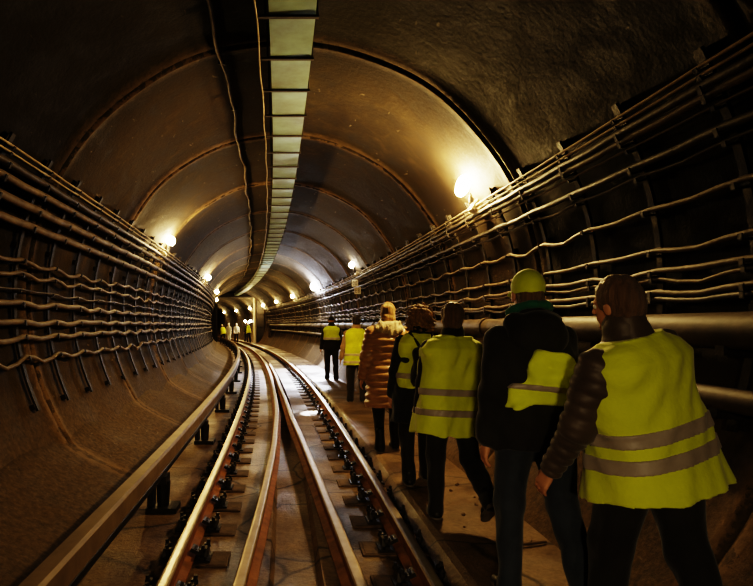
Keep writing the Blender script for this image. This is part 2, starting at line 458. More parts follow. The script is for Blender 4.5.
adj = {'cable_pale': 'thin pale wire', 'cable': 'dusty brown cable', 'cable_dark': 'dark sooty cable'}
cab_ang = {'l': [], 'r': []}
for sd, lst, dx, where in (('l', LEFT, -285, 'wall above the contact rail'), ('r', RIGHT, 468, 'wall above the walkway')):
    for i, (y, r, mt, sag, wav) in enumerate(lst):
        rc = R - 0.085 - r * 0.6
        a = wall_angle(dx, 325 - y, rc)
        cab_ang[sd].append((a, r))
        b = cable(a, rc, r, M[mt], sag, 100 + i + (50 if sd == 'r' else 0), 0.3, PORTAL - 0.95, wav)
        b.m = [0] * len(b.f)
        o = b.build('wire' if r < .0105 else 'cable', M[mt], None, True)
        tag(o, f'{adj[mt]} along the {where}, {ORD[i]} line down from the top', 'cable', f'cables on the {where}')

def bracket_mesh(side, hooks=True):
    """a flat bar following the lining with a hook under every cable (local to the tunnel centre line)"""
    sg = -1 if side == 'l' else 1
    angs = cab_ang[side]
    top = angs[0][0]; bot = wall_angle(-285, -100, R) if side == 'l' else wall_angle(468, -112, R)
    if side == 'l':
        top = top if top > 0 else top + 2 * math.pi
        bot = bot if bot > 0 else bot + 2 * math.pi
    t0 = top - sg * 0.0 + (0.035 * sg); b = MB(); N = 16
    V = []
    for i in range(N + 1):
        a = t0 + (bot - t0) * i / N
        for rr in (R - .035, R - .055):
            for yy in (-.028, .028):
                V.append((rr * math.cos(a), yy, CH + rr * math.sin(a)))
    fs = []
    for i in range(N):
        q = i * 4
        fs += [(q, q + 1, q + 5, q + 4), (q + 2, q + 6, q + 7, q + 3), (q, q + 4, q + 6, q + 2), (q + 1, q + 3, q + 7, q + 5)]
    fs += [(0, 2, 3, 1), (N * 4, N * 4 + 1, N * 4 + 3, N * 4 + 2)]
    b.add(V, fs)
    for f_ in (0.02, 0.35, 0.68, 0.98):
        a = t0 + (bot - t0) * f_
        c = ((R - .02) * math.cos(a), 0, CH + (R - .02) * math.sin(a))
        b.box(c, (.05, .10, .05), Euler((0, -a, 0)).to_matrix())
    hk = []
    for (a, r) in angs:
        rot = Euler((0, -a, 0)).to_matrix()
        rc = R - .085 - r * .6
        da = -(r + .012) / rc * (1 if side == 'r' else -1)
        h = MB()
        aa = a + da
        rm = (R - .05 + rc - r - .012) / 2; ln = (R - .05) - (rc - r - .012)
        h.box((rm * math.cos(aa), 0, CH + rm * math.sin(aa)), (ln, .03, .010), Euler((0, -aa, 0)).to_matrix())
        rl = rc - r - .012
        a2 = a + da * 0.45
        h.box((rl * math.cos(a2), 0, CH + rl * math.sin(a2)), (.008, .03, r * 1.3 + .01), Euler((0, -a2, 0)).to_matrix())
        hk.append(h)
    return b, hk

for side, y0, n, where in (('l', 4.46, 56, 'wall above the contact rail'), ('r', 2.97, 58, 'wall above the walkway')):
    b, hk = bracket_mesh(side)
    proto = thing('cable_bracket', 'x', 'cable bracket')
    b.build('bar', M['bracket'], proto)
    for h in hk: h.build('hook', M['bracket'], proto)
    simple = MB(); simple.v = list(b.v); simple.f = list(b.f); simple.m = list(b.m)
    for h in hk: simple.add(h.v, h.f)
    far0 = None
    for k in range(n):
        y = y0 + 0.75 * k
        if y > PORTAL - 1: break
        if k < 12:
            lab = f'dark steel cable bracket on the {where}, {ORD[k]} one from the camera'; g = f'near cable brackets, {where}'
        elif y < 23: lab = f'cable bracket on the {where}, in the middle stretch'; g = f'middle cable brackets, {where}'
        else: lab = f'small cable bracket on the {where}, far down the tunnel'; g = f'far cable brackets, {where}'
        loc = (offs(y), y, 0); rz = yaw_at(y)
        if k == 0:
            proto.location = loc; proto.rotation_euler = (0, 0, rz); tag(proto, lab, None, g)
        elif k < 14:
            copy_tree(proto, loc, rz, lab, g)
        else:
            if far0 is None:
                o = far0 = simple.build('cable_bracket', M['bracket'])
            else:
                o = far0.copy(); COL.objects.link(o)
            o.location = loc; o.rotation_euler = (0, 0, rz); tag(o, lab, 'cable bracket', g)

def pipe_line(name, phi, rc, r, label, cstep, yend):
    t = thing(name, label, 'pipe')
    ys = list(np.arange(0.5, yend, 0.75))
    x, h = rc * math.cos(phi), CH + rc * math.sin(phi)
    pts = [(offs(y) + x, y, h) for y in ys]
    ye = ys[-1]
    for k in range(1, 7):
        an = k / 6 * math.pi / 2; q = .3
        pts.append((offs(ye) + x - .06 * math.sin(an) - .5 * yaw_at(ye) * math.sin(an) * q, ye + q * math.sin(an), h - q * (1 - math.cos(an))))
    pts.append((pts[-1][0], pts[-1][1], WALK))
    b = MB(); b.tube(pts, r, 16, 0, (1, 0, 0)); b.build('pipe_run', M['pipe'], t, True)
    y = 1.1
    while y < 32:
        c = MB(); c.cyl((offs(y) + x, y - .05, h), (offs(y + .1) + x, y + .05, h), r * 1.16, None, 16)
        c.build('coupling', M['pipe'], t); y += cstep
    y = 2.97
    while y < yend:
        c = MB(); dx_ = 2.53 - x if h > .8 else math.sqrt(max(.01, R * R - (h - r - CH) ** 2)) - x
        c.box((offs(y) + x + dx_ / 2, y, h - r - .02), (dx_ + r * .8, .06, .04)); c.box((offs(y) + x - r * .4 - .01, y, h - r + .02), (.02, .06, .1))
        c.build('pipe_support', M['bracket'], t); y += 3.0
    return t
pa = wall_angle(468, -6, R - .17)
pipe_line('water_pipe', pa, R - .17, .10, 'thick grimy pipe with raised couplings along the wall above the walkway', 1.35, 43.5)
pb = wall_angle(468, -79, R - .15)
pipe_line('water_pipe', pb, R - .15, .065, 'thinner lower pipe close above the walkway, beneath the thick pipe', 2.6, 42.8)

# cable clipped along the crown
pts = []
for y in np.arange(0.5, 40, 0.25):
    u = -.63 + .02 * math.sin(2.1 * y) + .012 * math.sin(5.3 * y + 1)
    hh = CH + math.sqrt((R - .03) ** 2 - u * u)
    pts.append((offs(y) + u, y, hh))
cc = thing('ceiling_cable', 'dark wavering cable clipped along the tunnel crown beside the duct', 'cable')
b = MB(); b.tube(pts, .018, 6); b.build('sheath', M['cable'], cc, True)
for k in range(24):
    p = pts[6 + 5 * k]; c = MB(); c.box((p[0], p[1], p[2] + .008), (.07, .03, .045)); c.build('clip', M['bracket'], cc)

# ------------------------------------------------------------------ overhead duct
dt = thing('ceiling_duct', 'long grey-green sheet metal duct hung under the tunnel crown', 'duct')
DH = CAMH + 2.45; DU = 0.06; DW = 0.185; DT = 0.20
n_panel = 60
y = 1.63
k = 0
while y < PORTAL - .5:
    L = 0.70 if y < 22 else 1.4
    e = min(y + L, PORTAL - .4); ins = .004
    tilt = random.uniform(-.006, .006)
    V = []
    for yy in (y + ins, e - ins):
        for (u, h) in ((-DW, DH + tilt), (DW, DH - tilt), (DW, DH + DT), (-DW, DH + DT)): V.append((offs(yy) + DU + u, yy, h))
    mk('panel', V, [(0, 1, 2, 3), (7, 6, 5, 4), (0, 4, 5, 1), (1, 5, 6, 2), (2, 6, 7, 3), (3, 7, 4, 0)], M['duct'], dt)
    c = MB(); o_ = offs(y)
    c.box((o_ + DU - .03, y, DH - .012), (.48, .035, .018))
    c.cyl((o_ + DU + DW + .012, y, DH - .01), (o_ + DU + DW + .012, y, CH + R - .03), .008, None, 6)
    c.cyl((o_ + DU - DW - .03, y, DH - .01), (o_ + DU - DW - .03, y, CH + R - .03), .008, None, 6)
    c.build('strap', M['duct_strap'], dt)
    y = e; k += 1
b = MB(); b.tube([(offs(q) - .225 + .006 * math.sin(4.4 * q), q, DH - .012 - .015 * abs(math.sin(math.pi * (q - 1.63) / .7))) for q in np.arange(1.63, 40, .175)], .007, 6)
tag(b.build('wire', M['cable_pale'], None, True), 'thin wire strung along the edge of the overhead duct', 'cable')

# ------------------------------------------------------------------ lamps
WARM = (1.0, 0.69, 0.29); COOL = (0.86, 0.88, 1.0)
def lamp_mesh(sg, power, colr, rad, elong, name):
    """junction box at the wires, a socket leaning inwards and a glowing globe; local to the centre line"""
    area = 4 * math.pi * rad * rad * (1 + elong) / 2
    em = m_emit(name, colr, power / (math.pi * area))
    bx = Vector((sg * 2.20, 0, CAMH + 1.36)); gb = Vector((sg * 2.06, 0, CAMH + 1.60))
    d = (gb - bx).normalized(); a = bx + d * .05
    rot = d.to_track_quat('Z', 'Y').to_matrix()
    box = MB(); box.box(bx, (.07, .13, .13), Euler((0, sg * .55, 0)).to_matrix()); box.box(bx + Vector((-sg * .03, 0, .02)), (.02, .10, .10), Euler((0, sg * .55, 0)).to_matrix())
    soc = MB(); soc.cyl(a, gb - d * rad * elong * .9, .028, .035, 12)
    soc.tube([bx + Vector((0, -.05, -.03)), bx + Vector((-sg * .06, -.12, -.06)), bx + Vector((-sg * .11, -.12, .02)), gb - d * rad * elong + Vector((0, -.03, 0))], .006, 6)
    gl_ = MB(); N = 9
    ax_ = Vector((sg * .35, 0, 1)).normalized().to_track_quat('Z', 'Y').to_matrix(); gl_.lathe([(max(.004, rad * math.sin(math.pi * i / N)), -rad * elong * math.cos(math.pi * i / N)) for i in range(N + 1)], 12, gb, ax_)
    return box, soc, gl_, em

def lamp(side, y, power, colr, label, rad=.09, elong=1.15):
    sg = 1 if side == 'r' else -1
    t = thing('wall_lamp', label, 'lamp', (offs(y), y, 0), yaw_at(y), 'lamps along the tunnel')
    box, soc, g, em = lamp_mesh(sg, power, colr, rad, elong, 'lamp_glow')
    box.build('junction_box', M['box'], t); soc.build('socket', M['bracket'], t)
    g.build('globe', em, t, True)
    return t
PW = 190
for i, y in enumerate((-6.2, 10.7, 19.0, 27.3, 35.8)):
    if y < 0: continue
    lamp('l', y, PW * (1.0 if i == 1 else 1.1), WARM, f'glowing warm lamp over the wall above the contact rail, {ORD[i-1]} from the camera', .085, 1.1)
for i, (y, p, c, rd, el) in enumerate(((6.4, PW * 1.9, WARM, .078, 1.7), (14.8, PW * .18, (1, .85, .62), .075, 1.1), (23.0, PW * 4.5, COOL, .16, 1.1), (30.8, PW, WARM, .09, 1.1), (38.2, PW, WARM, .09, 1.1), (45.3, PW * 1.6, WARM, .09, 1.1))):
    lab = ('large blazing warm lamp by the wires above the walkway', 'small pale lamp above the two number plates', 'brilliant cool white lamp high beyond the walking group',
           'warm lamp just past the brilliant white one, above the walkway', 'warm lamp second past the brilliant white one', 'warm lamp closest to the tunnel portal, on its walkway side')[i]
    lamp('r', y, p, c, lab, rd, el)
lamp('r', 49.3, PW * 2.5, WARM, 'warm lamp tucked behind the bright portal jamb', .09, 1.1)
for i, y in enumerate((53.0, 61.5, 69.5)):
    lamp('r', y, PW * 2.0, WARM, f'tiny warm lamp seen through the portal, {ORD[i]} behind it', .10, 1.1)

# unseen warm spots added behind the camera to light backs and near floor
for (loc, tg, p, an) in (((-0.7, -2.6, 1.85), (1.25, 3.0, 0.55), 290, 34), ((0.3, -3.0, 1.7), (-1.15, 3.0, -0.1), 340, 54)):
    ld = bpy.data.lights.new('rear_fill_beam', 'SPOT'); ld.energy = p; ld.color = (1.0, .78, .46); ld.shadow_soft_size = .12
    ld.spot_size = math.radians(an); ld.spot_blend = .9
    lo = bpy.data.objects.new('rear_fill_beam', ld); COL.objects.link(lo); lo.location = loc
    lo.rotation_euler = (Vector(tg) - Vector(loc)).to_track_quat('-Z', 'Y').to_euler()

# two number plates on the bracket below the pale lamp
for i, (h, lab) in enumerate(((1.12, 'upper ivory plate with dark numerals on the cable wall'), (.92, 'lower ivory plate with dark numerals on the cable wall'))):
    y = 15.0
    rc = R - .16
    hh = CAMH + h; x = math.sqrt(rc * rc - (hh - CH) ** 2)
    t = thing('number_plate', lab, 'sign', (offs(y) + x - .06, y, hh), yaw_at(y), 'number plates')
    rot = Euler((0, 0, math.radians(62))).to_matrix()
    b = MB(); b.box((0, 0, 0), (.012, .17, .18), rot); b.build('plate', M['plate'], t)
    b = MB(); b.box((.10, .035, 0), (.20, .02, .03)); b.box((.02, .03, 0), (.05, .02, .12)); b.build('bracket_arm', M['bracket'], t)
    g = MB()
    def seg(y0_, z0_, w, hgt): g.box(rot @ Vector((-.009, -y0_, z0_)), (.004, w, hgt), rot)
    for cx in (-.035, .035):
        seg(cx, .045, .045, .012); seg(cx, -.045, .045, .012); seg(cx - .018, 0, .010, .09)
        if i == 0 or cx > 0: seg(cx + .018, 0, .010, .09)
        if i == 1: seg(cx, 0, .045, .012)
    g.build('numerals', M['ink'], t)

# ------------------------------------------------------------------ portal (bulkhead) and what stands in it
py = PORTAL
ang = [i * 2 * math.pi / 72 for i in range(72)]
def bulk():
    x0, x1, h1, h0 = -1.62, 1.62, 3.78, BED - .2
    V = []; Fc = []
    inner = []
    for a in ang:
        c, s = math.cos(a), math.sin(a)
        ts = []
        for (lim, comp) in ((x1, c), (x0, c)):
            if comp * lim > 1e-9: ts.append(lim / comp)
        for lim in (h1 - CH, h0 - CH):
            if s * lim > 1e-9: ts.append(lim / s)
        t = min(ts); inner.append((c * t, CH + s * t))
    for yy in (-.2, .2):
        for i, a in enumerate(ang):
            V.append(((R + .12) * math.cos(a), yy, CH + (R + .12) * math.sin(a)))
        for p in inner: V.append((p[0], yy, p[1]))
    n = 72
    for i in range(n):
        j = (i + 1) % n
        Fc += [(i, j, n + j, n + i), (2 * n + i, 3 * n + i, 3 * n + j, 2 * n + j), (n + i, n + j, 3 * n + j, 3 * n + i)]
    return V, Fc
V, Fc = bulk()
bw = mk('wall_back', V, Fc, M['steel_paint'])
bw.location = (offs(py), py, 0); bw.rotation_euler = (0, 0, yaw_at(py)); tag(bw, kind='structure')
b = MB(); b.box((1.60, -.15, 1.75), (.22, .5, 3.95)); fr = b.build('trim_1', M['jamb']); fr.location = bw.location; fr.rotation_euler = bw.rotation_euler; tag(fr, kind='structure')
b = MB(); b.box((-1.60, -.15, 1.75), (.14, .5, 3.95)); b.box((-.04, -.15, 3.76), (3.12, .5, .12))
fr = b.build('trim_2', M['steel_paint']); fr.location = bw.location; fr.rotation_euler = bw.rotation_euler; tag(fr, kind='structure')
# opened gate leaf against the bulkhead
gt = thing('gate_leaf', 'dark steel gate leaf folded open beside the bright portal jamb', 'gate', (offs(46.3), 46.3, 0), yaw_at(46.3))
b = MB(); b.box((2.0, 0, 1.72), (.62, .10, 3.5)); b.build('panel', M['steel_paint'], gt)
b = MB()
for hh in (.3, 1.3, 2.3, 3.2): b.box((2.0, -.07, hh), (.60, .05, .10))
b.build('stiffener', M['steel_paint'], gt)
# work lamps on stands
for i, (x, y) in enumerate(((1.15, 49.5), (1.45, 48.6))):
    t = thing('work_lamp', ('bright work lamp on a stand just inside the portal, farther from the jamb', 'bright work lamp on a stand tight against the portal jamb')[i], 'lamp', (offs(y) + x, y, BED if x < 1.05 else WALK), 0, 'work lamps in the portal')
    b = MB(); b.cyl((0, 0, .45), (0, 0, 1.72), .02)
    b.build('pole', M['bracket'], t)
    for q in range(3):
        l = MB(); a = q * 2.094; l.cyl((0, 0, .5), (.22 * math.cos(a), .22 * math.sin(a), 0.01), .015, None, 6); l.build('leg', M['bracket'], t)
    b = MB(); b.lathe([(.005, -.11), (.08, -.08), (.11, 0), (.08, .08), (.005, .11)], 12, (0, 0, 1.83)); b.build('lamp_head', m_emit('work_glow', (1, .85, .55), 160), t, True)

# ------------------------------------------------------------------ litter on the walkway
def rock(x, y, s, seed, label, base=WALK):
    g = random.Random(seed)
    b = MB(); prof = [(.05, -.3), (.8, -.28), (1.0, .05), (.75, .42), (.3, .6), (.03, .62)]
    b.lathe([(r * s * .5, z * s * .5) for r, z in prof], 9)
    v = [(p[0] * (1 + g.uniform(-.2, .2)), p[1] * (.8 + g.uniform(-.2, .2)), p[2] * (1 + g.uniform(-.2, .2))) for p in b.v]
    o = mk('stone', v, b.f, M['stone']); o.location = (x, y, base + .145 * s); o.rotation_euler = (0, 0, g.uniform(0, 6))
    tag(o, label, 'stone', 'loose stones on the walkway')
for i in range(16):
    rock(1.12 + .62 * random.random(), 2.75 + 2.6 * random.random(), .02 + .025 * random.random(), i, 'small loose stone on the walkway floor near the striding men')
b = MB(); b.cyl((1.53, 3.78, WALK + .02), (1.80, 3.86, WALK + .016), .011, .008, 7); b.cyl((1.66, 3.81, WALK + .02), (1.72, 3.90, WALK + .012), .006, .004, 6)
tag(b.build('stick', M['wood']), 'thin stick lying on the walkway near the wall', 'stick')

# ------------------------------------------------------------------ distance-field bodies
class Field:
    def __init__(s, lo, hi, res):
        s.lo = np.array(lo, float); s.res = res
        n = np.ceil((np.array(hi) - s.lo) / res).astype(int) + 1
        s.ax = [(s.lo[i] + res * np.arange(n[i])).astype(np.float32) for i in range(3)]
        s.f = np.full(tuple(n), 0.3, np.float32)
    def sub(s, lo, hi):
        sl = []
        for i in range(3):
            a = int(max(0, math.floor((lo[i] - s.lo[i]) / s.res))); b = int(min(len(s.ax[i]), math.ceil((hi[i] - s.lo[i]) / s.res) + 1))
            sl.append(slice(a, max(a, b)))
        return tuple(sl)
    def pts(s, sl):
        return s.ax[0][sl[0]][:, None, None], s.ax[1][sl[1]][None, :, None], s.ax[2][sl[2]][None, None, :]
    def put(s, fn, lo, hi, k=0.02, mode='u'):
        pad = 0.03 + k
        sl = s.sub(np.array(lo) - pad, np.array(hi) + pad)
        X, Y, Z = s.pts(sl)
        if X.size == 0 or Y.size == 0 or Z.size == 0: return
        d = fn(X, Y, Z).astype(np.float32); c = s.f[sl]
        if mode == 'u':
            h = np.clip(.5 + .5 * (c - d) / k, 0, 1); s.f[sl] = c * (1 - h) + d * h - k * h * (1 - h)
        else:
            d = -d; h = np.clip(.5 - .5 * (c - d) / k, 0, 1); s.f[sl] = c * (1 - h) + d * h + k * h * (1 - h)
    def cap(s, a, b, ra, rb, k=.02, mode='u', rip=None):
        a = np.array(a, float); b = np.array(b, float); ba = b - a; L2 = max(1e-9, float(ba @ ba))
        def fn(X, Y, Z):
            x, y, z = X - a[0], Y - a[1], Z - a[2]
            t0 = (x * ba[0] + y * ba[1] + z * ba[2]) / L2
            t = np.clip(t0, 0, 1)
            r = ra + (rb - ra) * t
            if rip: r = r + rip[1] * (np.abs(np.sin(np.pi * t0 * rip[0])) - .6)
            return np.sqrt((x - t * ba[0]) ** 2 + (y - t * ba[1]) ** 2 + (z - t * ba[2]) ** 2) - r
        m = max(ra, rb) + .01
        s.put(fn, np.minimum(a, b) - m, np.maximum(a, b) + m, k, mode)
    def ell(s, c, r, rot=None, k=.02, mode='u'):
        c = np.array(c, float); r = np.array(r, float)
        Rm = np.eye(3) if rot is None else np.array(rot, float)
        def fn(X, Y, Z):
            x, y, z = X - c[0], Y - c[1], Z - c[2]
            q = [Rm[0][i] * x + Rm[1][i] * y + Rm[2][i] * z for i in range(3)]
            k0 = np.sqrt(sum((q[i] / r[i]) ** 2 for i in range(3))); k1 = np.sqrt(sum((q[i] / r[i] ** 2) ** 2 for i in range(3))) + 1e-6
            return k0 * (k0 - 1) / k1
        m = float(max(r)); s.put(fn, c - m, c + m, k, mode)
    def loft(s, keys, T, org, n=2.4, k=.03, rip=None, mode='u'):
        """keys: (z, cx, cy, rx, ry); T rotation and org origin of the torso frame"""
        K = np.array(keys, float); T = np.array(T, float); org = np.array(org, float)
        def fn(X, Y, Z):
            x, y, z = X - org[0], Y - org[1], Z - org[2]
            p = [T[0][i] * x + T[1][i] * y + T[2][i] * z for i in range(3)]
            zz = p[2]; g = lambda j: np.interp(zz, K[:, 0], K[:, j])
            rx, ry = g(3), g(4)
            if rip: 
                w = rip[1] * (np.abs(np.sin(np.pi * zz / rip[0])) - .6); rx = rx + w; ry = ry + w
            q = (np.abs((p[0] - g(1)) / rx) ** n + np.abs((p[1] - g(2)) / ry) ** n + 1e-9) ** (1 / n)
            d = (q - 1) * np.minimum(rx, ry)
            return np.maximum(d, np.maximum(zz - K[-1, 0], K[0, 0] - zz))
        P = []
        for kz in keys:
            for a in (-1, 1):
                for b in (-1, 1):
                    P.append(T @ np.array([kz[1] + a * kz[3], kz[2] + b * kz[4], kz[0]]) + org)
        P = np.array(P); s.put(fn, P.min(0) - .02, P.max(0) + .02, k, mode)
    def plane(s, T, org, axis, val, keep):
        """keep one side of a plane in a frame: keep=+1 keeps coordinate > val"""
        T = np.array(T, float); X, Y, Z = s.ax[0][:, None, None], s.ax[1][None, :, None], s.ax[2][None, None, :]
        c = T[0][axis] * (X - org[0]) + T[1][axis] * (Y - org[1]) + T[2][axis] * (Z - org[2])
        d = (val - c) if keep > 0 else (c - val)
        s.f = np.maximum(s.f, d.astype(np.float32))
    def wob(s, amp, fr, seed=0):
        g = np.random.default_rng(seed); X, Y, Z = s.ax[0][:, None, None], s.ax[1][None, :, None], s.ax[2][None, None, :]
        d = np.zeros_like(s.f)
        for i in range(5):
            v = g.normal(size=3) * fr * (0.6 + .35 * i); ph = g.uniform(0, 6.28)
            d += (amp / (1 + .5 * i)) * np.sin(v[0] * X + v[1] * Y + v[2] * Z * .8 + ph + 1.2 * np.sin(.5 * fr * Z + ph))
        s.f += d.astype(np.float32)
    def mesh(s):
        f = s.f
        f = np.pad(f, 1, constant_values=.3); lo = s.lo - s.res
        S = f < 0
        n = np.array(f.shape)
        cnt = np.zeros(n - 1, np.int8)
        for dx in (0, 1):
            for dy in (0, 1):
                for dz in (0, 1): cnt += S[dx:n[0] - 1 + dx, dy:n[1] - 1 + dy, dz:n[2] - 1 + dz]
        act = np.argwhere((cnt > 0) & (cnt < 8))
        if len(act) == 0: return [], []
        idx = np.full(n - 1, -1, np.int64); idx[tuple(act.T)] = np.arange(len(act))
        acc = np.zeros((len(act), 3)); w = np.zeros(len(act))
        co = np.array([[a, b, c] for a in (0, 1) for b in (0, 1) for c in (0, 1)])
        val = [f[tuple((act + o).T)] for o in co]
        for i in range(8):
            for j in range(i + 1, 8):
                if np.abs(co[i] - co[j]).sum() != 1: continue
                a, b = val[i], val[j]; m = (a < 0) != (b < 0)
                t = a[m] / (a[m] - b[m])
                acc[m] += co[i] + t[:, None] * (co[j] - co[i]); w[m] += 1
        P = lo + (act + acc / w[:, None]) * s.res
        quads = []
        for axn in range(3):
            u, v = (axn + 1) % 3, (axn + 2) % 3
            A = [slice(None)] * 3; B = [slice(None)] * 3
            A[axn] = slice(0, n[axn] - 1); B[axn] = slice(1, n[axn])
            e = np.argwhere(S[tuple(A)] != S[tuple(B)])
            e = e[(e[:, u] > 0) & (e[:, v] > 0) & (e[:, u] < n[u] - 1) & (e[:, v] < n[v] - 1)]
            ins = S[tuple(e.T)]
            eu = np.zeros(3, int); eu[u] = 1; ev = np.zeros(3, int); ev[v] = 1
            q = np.stack([idx[tuple((e - eu - ev).T)], idx[tuple((e - ev).T)], idx[tuple(e.T)], idx[tuple((e - eu).T)]], 1)
            q[~ins] = q[~ins][:, ::-1]
            quads.append(q)
        return P, np.concatenate(quads)
    def build(s, name, mat, parent):
        P, Q = s.mesh()
        me = bpy.data.meshes.new(name)
        me.from_pydata(np.asarray(P).tolist(), [], np.asarray(Q).tolist())
        me.materials.append(mat)
        me.polygons.foreach_set('use_smooth', [True] * len(me.polygons)); me.update()
        o = bpy.data.objects.new(name, me); COL.objects.link(o); o.parent = parent
        return o

def rotx(a): c, s = math.cos(a), math.sin(a); return np.array([[1, 0, 0], [0, c, -s], [0, s, c]])
def roty(a): c, s = math.cos(a), math.sin(a); return np.array([[c, 0, s], [0, 1, 0], [-s, 0, c]])
def rotz(a): c, s = math.cos(a), math.sin(a); return np.array([[c, -s, 0], [s, c, 0], [0, 0, 1]])
D = math.radians

class Person:
    """a figure facing +Y, feet on z = 0; all lengths for 1.75 m, scaled by s"""
    def __init__(s, name_label, loc, yaw=0, sc=1.0, res=.01, lean=0, side=0, head=(0, 0), arms=((0, 6, 10), (0, 6, 10)), legs=((0, 0), (0, 0)), group=None, bulk=1.0, twist=0):
        s.res = res; s.sc = sc; s.bulk = bulk
        s.root = thing('person', name_label, 'person', loc, yaw, group)
        s.root.scale = (sc, sc, sc)
        s.T = rotz(D(twist)) @ roty(D(side)) @ rotx(D(-lean))
        s.legs = []
        for i, (hip, knee) in enumerate(legs):
            sx = -1 if i == 0 else 1
            h0 = np.array([sx * .095, 0, 0.0]); th = rotx(D(hip)) @ np.array([sx * .012, 0, -.43]); k0 = h0 + th
            sh = rotx(D(hip - knee)) @ np.array([sx * .005, 0, -.42]); a0 = k0 + sh
            pitch = D(min(0, (hip - knee) * .75)) if knee > 18 else 0.0
            s.legs.append([h0, k0, a0, pitch])
        low = min(min((l[2] + rotx(l[3]) @ np.array(q))[2] for q in ((0, -.06, -.09), (0, .17, -.09))) for l in s.legs)
        up = np.array([0, 0, -low]); s.pel = up.copy()
        for l in s.legs:
            for i in range(3): l[i] = l[i] + up
        W = s.W
        s.neck = W((0, -.005, .53)); s.chest = W((0, 0, .36))
        s.hR = s.T @ rotz(D(head[0])) @ rotx(D(head[1])); s.hc = W((0, -.005, .55)) + s.hR @ np.array([0, .02, .14])
        s.arms = []
        for i, (sw, out, el) in enumerate(arms):
            sx = -1 if i == 0 else 1
            sh = W((sx * .178 * bulk, -.005, .45))
            A = s.T @ roty(D(-sx * out)) @ rotx(D(sw)); el0 = sh + A @ np.array([0, 0, -.285])
            B = A @ rotx(D(el)); wr = el0 + B @ np.array([0, 0, -.255])
            s.arms.append((sh, el0, wr, B, sx))
    def W(s, p): return s.pel + s.T @ np.array(p, float)
    def H(s, p): return s.hc + s.hR @ np.array(p, float)
    def field(s, zmin=-.02, zmax=2.0, pad=.1, res=None):
        P = [s.pel, s.neck, s.hc] + [q for a in s.arms for q in a[:3]] + [q for l in s.legs for q in l[:3]]
        P = np.array(P); lo = P.min(0) - .22 - pad; hi = P.max(0) + .22 + pad
        lo[2] = zmin; hi[2] = min(zmax, s.hc[2] + .24)
        return Field(lo, hi, res or s.res)
    # ---- body
    def body(s, hands=True, pockets=(False, False)):
        f = s.field(); k = .03
        f.loft([(-.10, 0, 0, .14, .10), (0, 0, -.01, .165, .115), (.14, 0, 0, .14, .10), (.34, 0, 0, .165, .115), (.46, 0, -.01, .17, .095), (.52, 0, -.01, .09, .06)], s.T, s.pel)
        for sh, el, wr, B, sx in s.arms:
            f.cap(sh, el, .05, .042, k); f.cap(el, wr, .042, .028, k)
            hand(f, wr, B, sx)
        for h, kn, an, pt in s.legs:
            f.cap(h, kn, .085, .055, k); f.cap(kn, an, .055, .038, k)
            f.cap(an + rotx(pt) @ [0, -.03, -.045], an + rotx(pt) @ [0, .13, -.055], .033, .026, k)
        f.cap(s.W((0, -.012, .48)), s.H((0, -.02, -.06)), .058, .054, .03)
        h = s.hR
        f.ell(s.H((0, -.012, .03)), (.074, .094, .088), h, .02); f.ell(s.H((0, .03, -.045)), (.056, .062, .068), h, .03)
        f.ell(s.H((0, .075, .022)), (.045, .018, .012), h, .015)
        f.cap(s.H((0, .088, .012)), s.H((0, .108, -.026)), .007, .012, .008)
        f.ell(s.H((0, .088, -.062)), (.022, .010, .009), h, .006); f.ell(s.H((0, .078, -.098)), (.02, .016, .015), h, .015)
        for sx in (-1, 1):
            f.ell(s.H((sx * .032, .089, .004)), (.014, .01, .01), h, .008, 's')
            f.ell(s.H((sx * .077, -.006, -.008)), (.010, .020, .032), h, .006)
        s.bd = f.build('body', M['skin'], s.root)
        if s.res < .011:
            for sx in (-1, 1):
                e = MB(); e.lathe([(max(.0005, .0125 * math.sin(math.pi * i / 6)), -.0125 * math.cos(math.pi * i / 6)) for i in range(7)], 8, s.H((sx * .032, .076, .004)))
                e.build('eye', M['eye'], s.bd, True)
        return s
    def hair(s, mat, thick=.012, low=-.06, front=.045, wobble=.004, extra=None, name='hair', fr=45):
        f = Field(s.hc - .26, s.hc + .24, s.res * .8); h = s.hR
        f.ell(s.H((0, -.016, .035)), (.074 + thick, .091 + thick, .089 + thick), h, .01)
        f.ell(s.H((0, -.045, -.03)), (.066 + thick * .6, .058 + thick, .075), h, .03)
        if extra: extra(f, s)
        f.wob(wobble, fr, 3)
        # cut away the face and the nape
        def face(X, Y, Z):
            p = [h[0][i] * (X - s.hc[0]) + h[1][i] * (Y - s.hc[1]) + h[2][i] * (Z - s.hc[2]) for i in range(3)]
            return np.maximum(-(p[1] - front + .45 * np.maximum(0, p[2] - .05) * -1), p[2] - .075)
        f.put(face, s.hc - .3, s.hc + .3, .01, 's')
        f.plane(h, s.hc, 2, low, +1)
        return f.build(name, mat, s.root)
    def cap_(s, mat, brim=True):
        f = Field(s.hc - .24, s.hc + .28, s.res * .8); h = s.hR
        f.ell(s.H((0, -.012, .045)), (.085, .104, .098), h, .01); f.plane(h, s.hc, 2, .006, +1)
        o = f.build('cap', mat, s.root)
        if brim:
            g = Field(s.hc - .24, s.hc + .28, s.res * .6)
            g.ell(s.H((0, .09, .016)), (.072, .085, .012), h @ rotx(D(-12)), .004)
            g.build('brim', mat, o)
        return o
